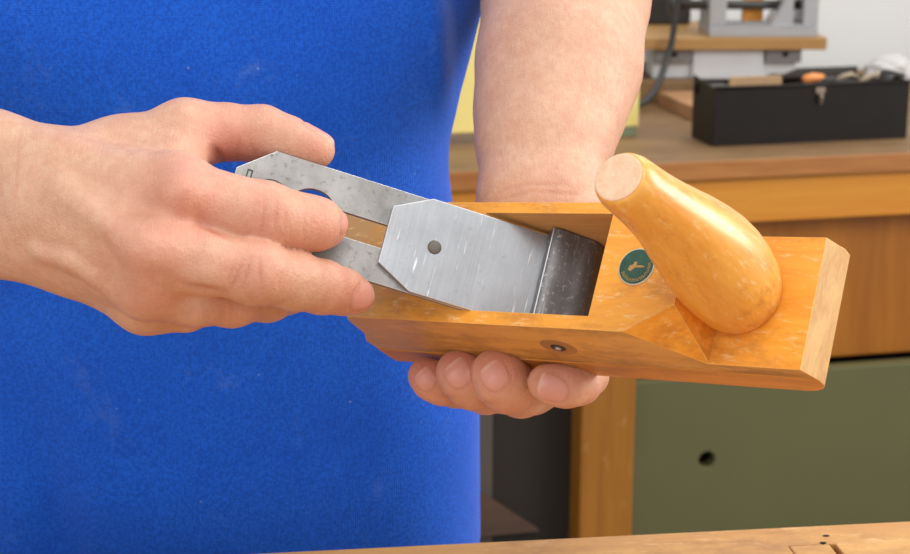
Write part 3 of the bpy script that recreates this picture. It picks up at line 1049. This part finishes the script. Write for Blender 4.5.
# --- right arm and hand (left in the picture)
k = 0.022
wu, ru = pj(0, 156, 0.800, 38); wl, rl = pj(0, 233, 0.806, 39)
ofs = np.array([0, 0, 0.018])
add_cap(R_EL + ofs, 0.040, wu, ru, 0.018)
add_cap(R_EL - ofs, 0.040, wl, rl, 0.018)
k = 0.012
capp((0, 156, .800, 38), (66, 167, .790, 32), k)
capp((0, 233, .806, 39), (66, 252, .795, 34), k)
# back of the hand: four metacarpals and the thumb's base
capp((50, 176, .790, 34), (176, 191, .770, 38), 0.012)
capp((45, 205, .785, 36), (150, 250, .760, 35), 0.012)
capp((45, 235, .792, 34), (147, 286, .770, 32), 0.012)
capp((40, 242, .800, 32), (146, 301, .796, 28), 0.012)
capp((60, 200, .800, 44), (130, 235, .790, 44), 0.016)
capp((120, 215, .795, 40), (150, 270, .800, 40), 0.016)
capp((45, 170, .800, 31), (118, 151, .812, 29), 0.012)
capp((118, 151, .812, 29), (186, 134, .818, 32), 0.012)
capp((120, 175, .806, 34), (175, 165, .800, 30), 0.014)      # web to the thumb
chainp([(186, 134, .818, 33), (225, 132, .823, 27), (262, 134, .825, 27), (290, 142, .824, 23), (313, 149, .822, 17.5), (318, 150.5, .822, 15.5)], k0=0.010, reach=0.03)
chainp([(176, 192, .770, 37), (220, 206, .768, 32), (244, 212, .770, 31), (266, 215, .773, 31.5), (292, 220.5, .782, 27), (312, 223.5, .789, 25.5), (322, 225, .795, 22.5), (326, 226, .797, 18)], k0=0.010, reach=0.026)
chainp([(152, 251, .756, 33), (205, 262, .755, 30.5), (255, 272, .764, 31.5), (295, 281, .782, 28), (322, 287, .795, 25.5), (344, 292, .806, 21.5), (357, 295.5, .810, 18)], k0=0.009, reach=0.026)
chainp([(148, 287, .768, 31), (195, 296, .776, 29), (232, 299, .790, 26.5), (268, 297, .815, 23), (292, 294, .832, 20)], k0=0.009, reach=0.024)
chainp([(146, 302, .792, 29), (185, 307, .802, 23), (222, 302, .822, 20), (250, 296, .842, 17)], k0=0.012, reach=0.026)
# knuckle heads and a vein
for q in ((155, 251, .743, 19), (151, 288, .757, 16), (182, 192, .748, 17)):
    p, r = pj(*q)
    add_cap(p, r, p + 1e-5, r, 0.014)
for a, b in (((40, 252, .772, 6), (72, 262, .765, 6)), ((72, 262, .765, 6), (96, 275, .764, 6)), ((96, 275, .764, 6), (116, 290, .765, 6))):
    capp(a, b, 0.005)
capp((60, 190, .765, 7), (140, 245, .740, 7), 0.010)

for x, y, d, r, a in ((154, 252, .745, 42, .45), (184, 194, .745, 50, .5), (150, 288, .755, 30, .5), (268, 212, .75, 36, .45), (320, 224, .78, 40, .4),
                      (258, 272, .745, 34, .4), (350, 292, .795, 34, .45), (225, 150, .815, 34, .8), (240, 150, .82, 26, .5), (315, 150, .81, 24, .45), (275, 118, .81, 26, .3),
                      (225, 300, .78, 40, .35)):
    p, rr_ = pj(x, y, d, r)
    tints.append((p, rr_, a))
SEGS = [((214, 146, .795), (224, 160, .79), 1.6, .9, .8), ((212, 150, .80), (221, 163, .79), 1.6, .8, .7),
        ((240, 140, .80), (236, 160, .80), .9, .35, .35), ((250, 142, .80), (258, 158, .80), .9, .35, .35),
        ((243, 260, .74), (233, 286, .74), 1.0, .55, .4), ((251, 257, .74), (244, 288, .74), 1.0, .6, .4), ((259, 258, .745), (262, 290, .745), .9, .5, .35), ((236, 262, .74), (228, 280, .74), .9, .4, .3),
        ((266, 200, .745), (261, 234, .745), .9, .4, .3), ((277, 199, .75), (275, 232, .75), .9, .4, .3), ((285, 204, .755), (285, 226, .755), .8, .3, .2),
        ((306, 204, .765), (303, 236, .765), .7, .2, .15), ((200, 224, .76), (232, 240, .76), 1.3, .6, .6),
        ((185, 284, .765), (225, 291, .765), 1.3, .6, .6), ((20, 130, .77), (14, 200, .77), 1.0, .3, .15), ((64, 134, .77), (70, 170, .77), 1.0, .15, .08)]
for a, b, w, dp, c in SEGS:
    creases.append((P(*a), P(*b), w * 1e-3, dp * 1e-3, c))


def nailp(c, tip, nrm, hl, hw_):
    nails.append((np.array(c), np.array(tip), np.array(nrm), hl, hw_))


def unit(v):
    v = np.asarray(v, float)
    return v / np.linalg.norm(v)


# middle finger nail faces the camera, low on the tip
nailp(P(362, 296.5, .802), unit(P(378, 293, .812) - P(345, 303, .800)), unit(-FW * 0.62 - UP * 0.55 + RX * 0.42), 0.0072, 0.0053)
nailp(P(343.5, 223, .793), unit(P(344, 214, .798) - P(339, 234, .79) + FW * 0.01), unit(RX * 0.85 - FW * 0.5), 0.0058, 0.0038)
nailp(P(318, 137, .822), unit(P(330, 144, .822) - P(300, 131, .824)), unit(UP * 0.90 + RX * 0.33 + FW * -0.12), 0.0080, 0.0052)

# --- left arm and hand (under the plane)
add_cap(L_EL, 0.042, P(566, 0, 1.000)[:], 76 * 1.0 * S / FPX, 0.02)
capp((566, -6, 1.000, 74), (558.5, 66, .962, 74), 0.022)
capp((558.5, 66, .962, 74), (547, 135, .932, 61), 0.022)
capp((526, 118, .938, 44), (521, 195, .905, 37.5), 0.020)
capp((562, 122, .935, 48), (558, 188, .905, 34), 0.020)
capp((521, 195, .905, 37), (525, 240, .905, 36), 0.012)
capp((558, 188, .905, 35), (566, 240, .902, 36), 0.012)


def plj(u_, v_, w_, r_):
    return (PL(u_, v_, w_), r_ * MM)


def cappl(a, b, k=0.008):
    (pa, ra), (pb, rb) = plj(*a), plj(*b)
    add_cap(pa, ra, pb, rb, k)


for q0, q1 in (((38, 84, -20, 15), (44, 28, -18, 13.5)), ((52, 84, -21, 16), (62, 28, -18.5, 14)), ((66, 84, -21, 16), (82, 28, -18.5, 14)), ((80, 82, -20, 16), (98, 30, -18, 13.5))):
    cappl(q0, q1, 0.014)
w_a, w_r = pj(540, 222, .905, 44)
add_cap(w_a, w_r, PL(62, 70, -20), 18 * MM, 0.02)
# thumb along the far face, out of sight behind the plane
add_chain([plj(78, 88, -18, 15), plj(98, 86, -6, 12), plj(124, 80, 2, 10.5), plj(142, 79, 3, 8.5)], k0=0.012)
# fingers: root under the sole, round the near arris, tips on the near face
add_chain([plj(98, 30, -18, 13.5), plj(102, 8, -16, 10.5), pj(588, 376, .856, 18.5), pj(580, 384, .842, 19), pj(566, 387, .834, 19), pj(550, 384, .834, 17.5), pj(544, 382, .836, 15.5)], k0=0.012, k1=0.0008)
add_chain([plj(82, 28, -18.5, 14), plj(86, 2, -19, 12), pj(532, 389, .886, 24), pj(521, 391, .868, 25), pj(508, 386, .852, 26), pj(499, 378, .846, 25.5), pj(493, 372, .847, 21)], k0=0.012, k1=0.0008)
add_chain([plj(62, 28, -18.5, 14), plj(64, 2, -19, 12), pj(498, 388, .898, 23), pj(486, 389, .880, 23.5), pj(472, 384, .866, 24), pj(462, 376, .861, 22.5), pj(456, 370, .863, 18.5)], k0=0.012, k1=0.0008)
add_chain([plj(44, 28, -18, 13), plj(44, 4, -18, 11), pj(468, 387, .905, 17.5), pj(456, 388, .892, 18), pj(442, 385, .881, 18.5), pj(430, 379, .878, 18), pj(424, 374.5, .880, 15)], k0=0.012, k1=0.0008)
for x, y, d, r, a in ((490, 366, .83, 26, .8), (455, 364, .85, 24, .85), (424, 370, .87, 22, .9), (550, 378, .82, 26, .6), (500, 408, .85, 34, .35), (455, 396, .87, 30, .45), (580, 398, .84, 30, .3)):
    p, rr_ = pj(x, y, d, r)
    tints.append((p, rr_, a))
nailp(P(494, 376.5, .832), unit(P(486, 366, .838) - P(503, 388, .838)), unit(-FW * 0.9 - UP * 0.25 - RX * 0.10), 0.0062, 0.0058)
nailp(P(458, 374, .849), unit(P(451, 364, .85) - P(468, 385, .85)), unit(-FW * 0.9 - UP * 0.22 - RX * 0.25), 0.0060, 0.0055)
nailp(P(425, 380, .868), unit(P(419, 372, .87) - P(434, 388, .87)), unit(-FW * 0.85 - UP * 0.35 - RX * 0.35), 0.0048, 0.0044)
nailp(P(552, 391, .824), unit(P(530, 386, .83) - P(570, 396, .83)), unit(-FW * 0.75 - UP * 0.65), 0.0068, 0.0048)
for a, b, w, dp, c in [((500, 192, .88), (528, 184, .875), 1.5, .45, .18), ((526, 184, .88), (566, 186, .875), 1.5, .4, .15), ((504, 199, .875), (536, 191, .87), 1.4, .45, .18), ((534, 191, .875), (580, 195, .87), 1.4, .4, .15),
                       ((438, 395, .87), (452, 398, .87), .8, .3, .3), ((484, 402, .85), (498, 404, .85), .8, .3, .3)]:
    creases.append((P(*a), P(*b), w * 1e-3, dp * 1e-3, c))


def surface_nets(F):
    s = F < 0
    nx, ny_, nz = F.shape
    cnt = np.zeros((nx - 1, ny_ - 1, nz - 1), np.int8)
    for i in (0, 1):
        for j in (0, 1):
            for k_ in (0, 1):
                cnt += s[i:nx - 1 + i, j:ny_ - 1 + j, k_:nz - 1 + k_]
    I, J, K = np.nonzero((cnt > 0) & (cnt < 8))
    del cnt
    vid = np.full((nx - 1, ny_ - 1, nz - 1), -1, np.int32)
    vid[I, J, K] = np.arange(len(I), dtype=np.int32)
    cs = {}
    for i in (0, 1):
        for j in (0, 1):
            for k_ in (0, 1):
                cs[(i, j, k_)] = F[I + i, J + j, K + k_].astype(np.float64)
    acc = np.zeros((len(I), 3)); n = np.zeros(len(I))
    keys = list(cs)
    for a in keys:
        for ax in range(3):
            if a[ax] == 0:
                b = list(a); b[ax] = 1; b = tuple(b)
                va, vb = cs[a], cs[b]
                m = (va < 0) != (vb < 0)
                t_ = np.where(m, va / np.where(m, va - vb, 1), 0)
                p = [np.full(len(I), float(a[q])) for q in range(3)]
                p[ax] = t_
                for q in range(3):
                    acc[:, q] += np.where(m, p[q], 0)
                n += m
    acc /= n[:, None]
    vx = gx[I] + acc[:, 0] * (gx[I + 1] - gx[I])
    vy = gy[J] + acc[:, 1] * (gy[J + 1] - gy[J])
    vz = gz[K] + acc[:, 2] * (gz[K + 1] - gz[K])
    V_ = np.stack([vx, vy, vz], 1)
    quads = []
    for ax in range(3):
        sl0 = [slice(None)] * 3; sl1 = [slice(None)] * 3
        sl0[ax] = slice(0, -1); sl1[ax] = slice(1, None)
        a = s[tuple(sl0)]; b = s[tuple(sl1)]
        E = np.nonzero(a != b)
        E = [e for e in E]
        o1, o2 = [(1, 2), (2, 0), (0, 1)][ax]
        ok = (E[o1] > 0) & (E[o2] > 0) & (E[o1] < F.shape[o1] - 1) & (E[o2] < F.shape[o2] - 1)
        E = [e[ok] for e in E]
        fl_ = a[tuple(E)]
        q = []
        for d1, d2 in ((-1, -1), (0, -1), (0, 0), (-1, 0)):
            c = [e.copy() for e in E]
            c[o1] = c[o1] + d1; c[o2] = c[o2] + d2
            q.append(vid[tuple(c)])
        q = np.stack(q, 1)
        q[~fl_] = q[~fl_][:, ::-1]
        quads.append(q)
    return V_, np.concatenate(quads)


V_, Q_ = surface_nets(F)
del F
# gentle relaxing pass, then normals
def relax(V_, Q_, it, w):
    E = np.concatenate([Q_[:, [0, 1]], Q_[:, [1, 2]], Q_[:, [2, 3]], Q_[:, [3, 0]]])
    deg = np.bincount(E.ravel(), minlength=len(V_)).astype(float)
    for i in range(it):
        A = np.zeros_like(V_)
        for q in range(3):
            A[:, q] = np.bincount(E[:, 0], V_[E[:, 1], q], len(V_)) + np.bincount(E[:, 1], V_[E[:, 0], q], len(V_))
        A /= np.maximum(deg, 1)[:, None]
        wi = w if i % 2 == 0 else -w * 1.02
        V_ = V_ + (A - V_) * wi
    return V_


V_ = relax(V_, Q_, 6, 0.55)
fn = np.cross(V_[Q_[:, 2]] - V_[Q_[:, 0]], V_[Q_[:, 3]] - V_[Q_[:, 1]])
VN = np.zeros_like(V_)
for q in range(4):
    for c in range(3):
        VN[:, c] += np.bincount(Q_[:, q], fn[:, c], len(V_))
VN /= np.linalg.norm(VN, axis=1)[:, None] + 1e-12
if (VN * (V_ - V_.mean(0))).sum() < 0:
    VN = -VN
    Q_ = Q_[:, ::-1]
T_ = np.zeros((len(V_), 4), np.float32)
disp = np.zeros(len(V_))
for c, r, a in tints:
    d2 = ((V_ - c) ** 2).sum(1) / (r * 1.15) ** 2
    T_[:, 0] = np.maximum(T_[:, 0], a * np.exp(-d2 * 0.9))
for a, b, w, dp, cc in creases:
    ab = b - a
    # measured square to the view so that the line lies on the skin in front of it
    vd = unit((a + b) / 2 - CAM)
    rel = V_ - a
    rel_p = rel - np.outer(rel @ vd, vd)
    ab_p = ab - vd * (ab @ vd)
    t_ = np.clip(rel_p @ ab_p / (ab_p @ ab_p), 0, 1)
    wob = 0.0006 * np.sin(t_ * 9.0)
    d2 = ((rel_p - t_[:, None] * ab_p) ** 2).sum(1)
    near_ = (np.abs(rel @ vd) < 0.022) & ((VN @ vd) < 0.1)
    g = np.exp(-d2 / (2 * (w * 0.6) ** 2)) * near_ * np.sin(np.pi * np.clip(t_, 0.08, 0.92)) ** 0.5
    disp -= dp * g
    T_[:, 2] = np.maximum(T_[:, 2], cc * g)
for c, ax, nr, hl, hw_ in nails:
    nr = unit(nr - ax * (nr @ ax)); cr = np.cross(nr, ax)
    rel = V_ - c
    la = rel @ ax / hl; lc = rel @ cr / hw_; ln = rel @ nr
    ok = (np.abs(ln) < 0.0085) & ((VN @ nr) > 0.1)
    rad = (np.abs(la) ** 2.6 + np.abs(lc) ** 2.6) ** (1 / 2.6)
    inside = np.clip((1.0 - rad) / 0.16, 0, 1) * ok
    T_[:, 1] = np.maximum(T_[:, 1], inside)
    T_[:, 0] *= 1 - 0.75 * inside
    groove = np.exp(-((rad - 1.08) / 0.13) ** 2) * ok * np.clip(0.75 - la, 0.12, 1)
    T_[:, 3] = np.maximum(T_[:, 3], 0.42 * np.exp(-((la - 0.80) / 0.10) ** 2) * (rad < 1.02) * ok)
    disp -= 0.00045 * groove
    tipw = np.clip(la, 0, 1)
    disp += inside * (0.00025 + 0.00045 * tipw)
    T_[:, 2] = np.maximum(T_[:, 2], 0.28 * groove)
V_ = V_ + VN * disp[:, None]

person = thing('person', 'person in a royal blue apron holding the wooden plane and sliding its iron in', 'person', (TX, 0.98, 0.0))
me = bpy.data.meshes.new('body')
off = np.array([TX, 0.98, 0.0])
me.vertices.add(len(V_))
me.vertices.foreach_set('co', (V_ - off).astype(np.float32).ravel())
me.loops.add(Q_.size)
me.loops.foreach_set('vertex_index', np.ascontiguousarray(Q_).astype(np.int32).ravel())
me.polygons.add(len(Q_))
me.polygons.foreach_set('loop_start', np.arange(0, Q_.size, 4, dtype=np.int32))
me.polygons.foreach_set('use_smooth', np.ones(len(Q_), dtype=bool))
me.update(calc_edges=True)
me.validate()
at = me.color_attributes.new('tint', 'FLOAT_COLOR', 'POINT')
at.data.foreach_set('color', T_.ravel())
me.materials.append(M['skin'])
body = bpy.data.objects.new('body', me)
link(body, person)
print('body verts', len(V_), 'grid', SHP)

# --- apron: a full tube of cloth round the torso
edge_px = [(-120, 497), (-40, 489), (0, 482), (60, 467), (100, 456), (138, 447), (170, 446), (205, 450), (260, 461), (320, 468), (370, 474), (405, 477), (540, 478), (640, 478), (900, 480), (1400, 486)]
EY = 0.945
ez = []; exx = []
for y, x in edge_px:
    w = hit(x, y, (0, EY, 0), (0, 1, 0))
    ez.append(w[2]); exx.append(w[0])
ez = np.array(ez)[::-1]; exx = np.array(exx)[::-1]
zs_ = np.concatenate([np.arange(0.50, 0.80, 0.02), np.arange(0.80, 1.22, 0.006), np.arange(1.22, 1.42, 0.02)])
na = 560
rings = []
for z in zs_:
    xe = np.interp(z, ez, exx)
    xc = TX - 0.005
    ar = xe - xc
    al = 0.185
    r_ = []
    for j in range(na):
        a = 2 * math.pi * j / na
        ca, sa = math.cos(a), math.sin(a)
        ax_ = ar if ca > 0 else al
        ff = 0.72 if sa < 0 else 0.9
        x = xc + ax_ * math.copysign(abs(ca) ** 0.80, ca)
        b_ = 0.105 if sa < 0 else 0.115
        y = EY + b_ * math.copysign(abs(sa) ** ff, sa)
        # soft vertical folds
        fr = max(0.0, -sa)
        # crease where the front meets the side panel by the arm
        cx_ = 0.006 + 0.02 * (1.05 - z) * (1 if z > 1.0 else 0.2)
        xl_ = xe - 0.0225 * (z - 1.066) / 0.071
        y += fr * (0.0035 * math.sin(28 * x + 3 * math.sin(5 * z)) * (0.35 + 0.65 * max(0, min(1, (1.0 - z) / 0.15)))
                   + 0.0030 * math.sin(60 * x + 14 * z) * max(0, min(1, (x + 0.08) / 0.08)))
        if sa < 0:
            upf = max(0.0, min(1.0, (z - 1.068) / 0.012))
            y += upf * (0.014 / (1 + math.exp(-(x - xl_) / 0.0013)) - 0.004 * math.exp(-((x - xl_ + 0.005) / 0.005) ** 2))
            y += 0.008 * math.exp(-((x + 0.225 - 0.15 * (0.9 - z)) / 0.016) ** 2) * max(0, min(1, (0.95 - z) / 0.1))
        r_.append((x - TX, y - 0.98, z))
    rings.append(r_)
bm = bmesh.new()
add_rings(bm, rings, cap=False)
ap = obj('apron', bm, M['cloth'], person, smooth=True, label='royal blue cotton apron with faint dust marks')
sm = ap.modifiers.new('thick', 'SOLIDIFY')
sm.thickness = 0.0015
sm.offset = 1.0
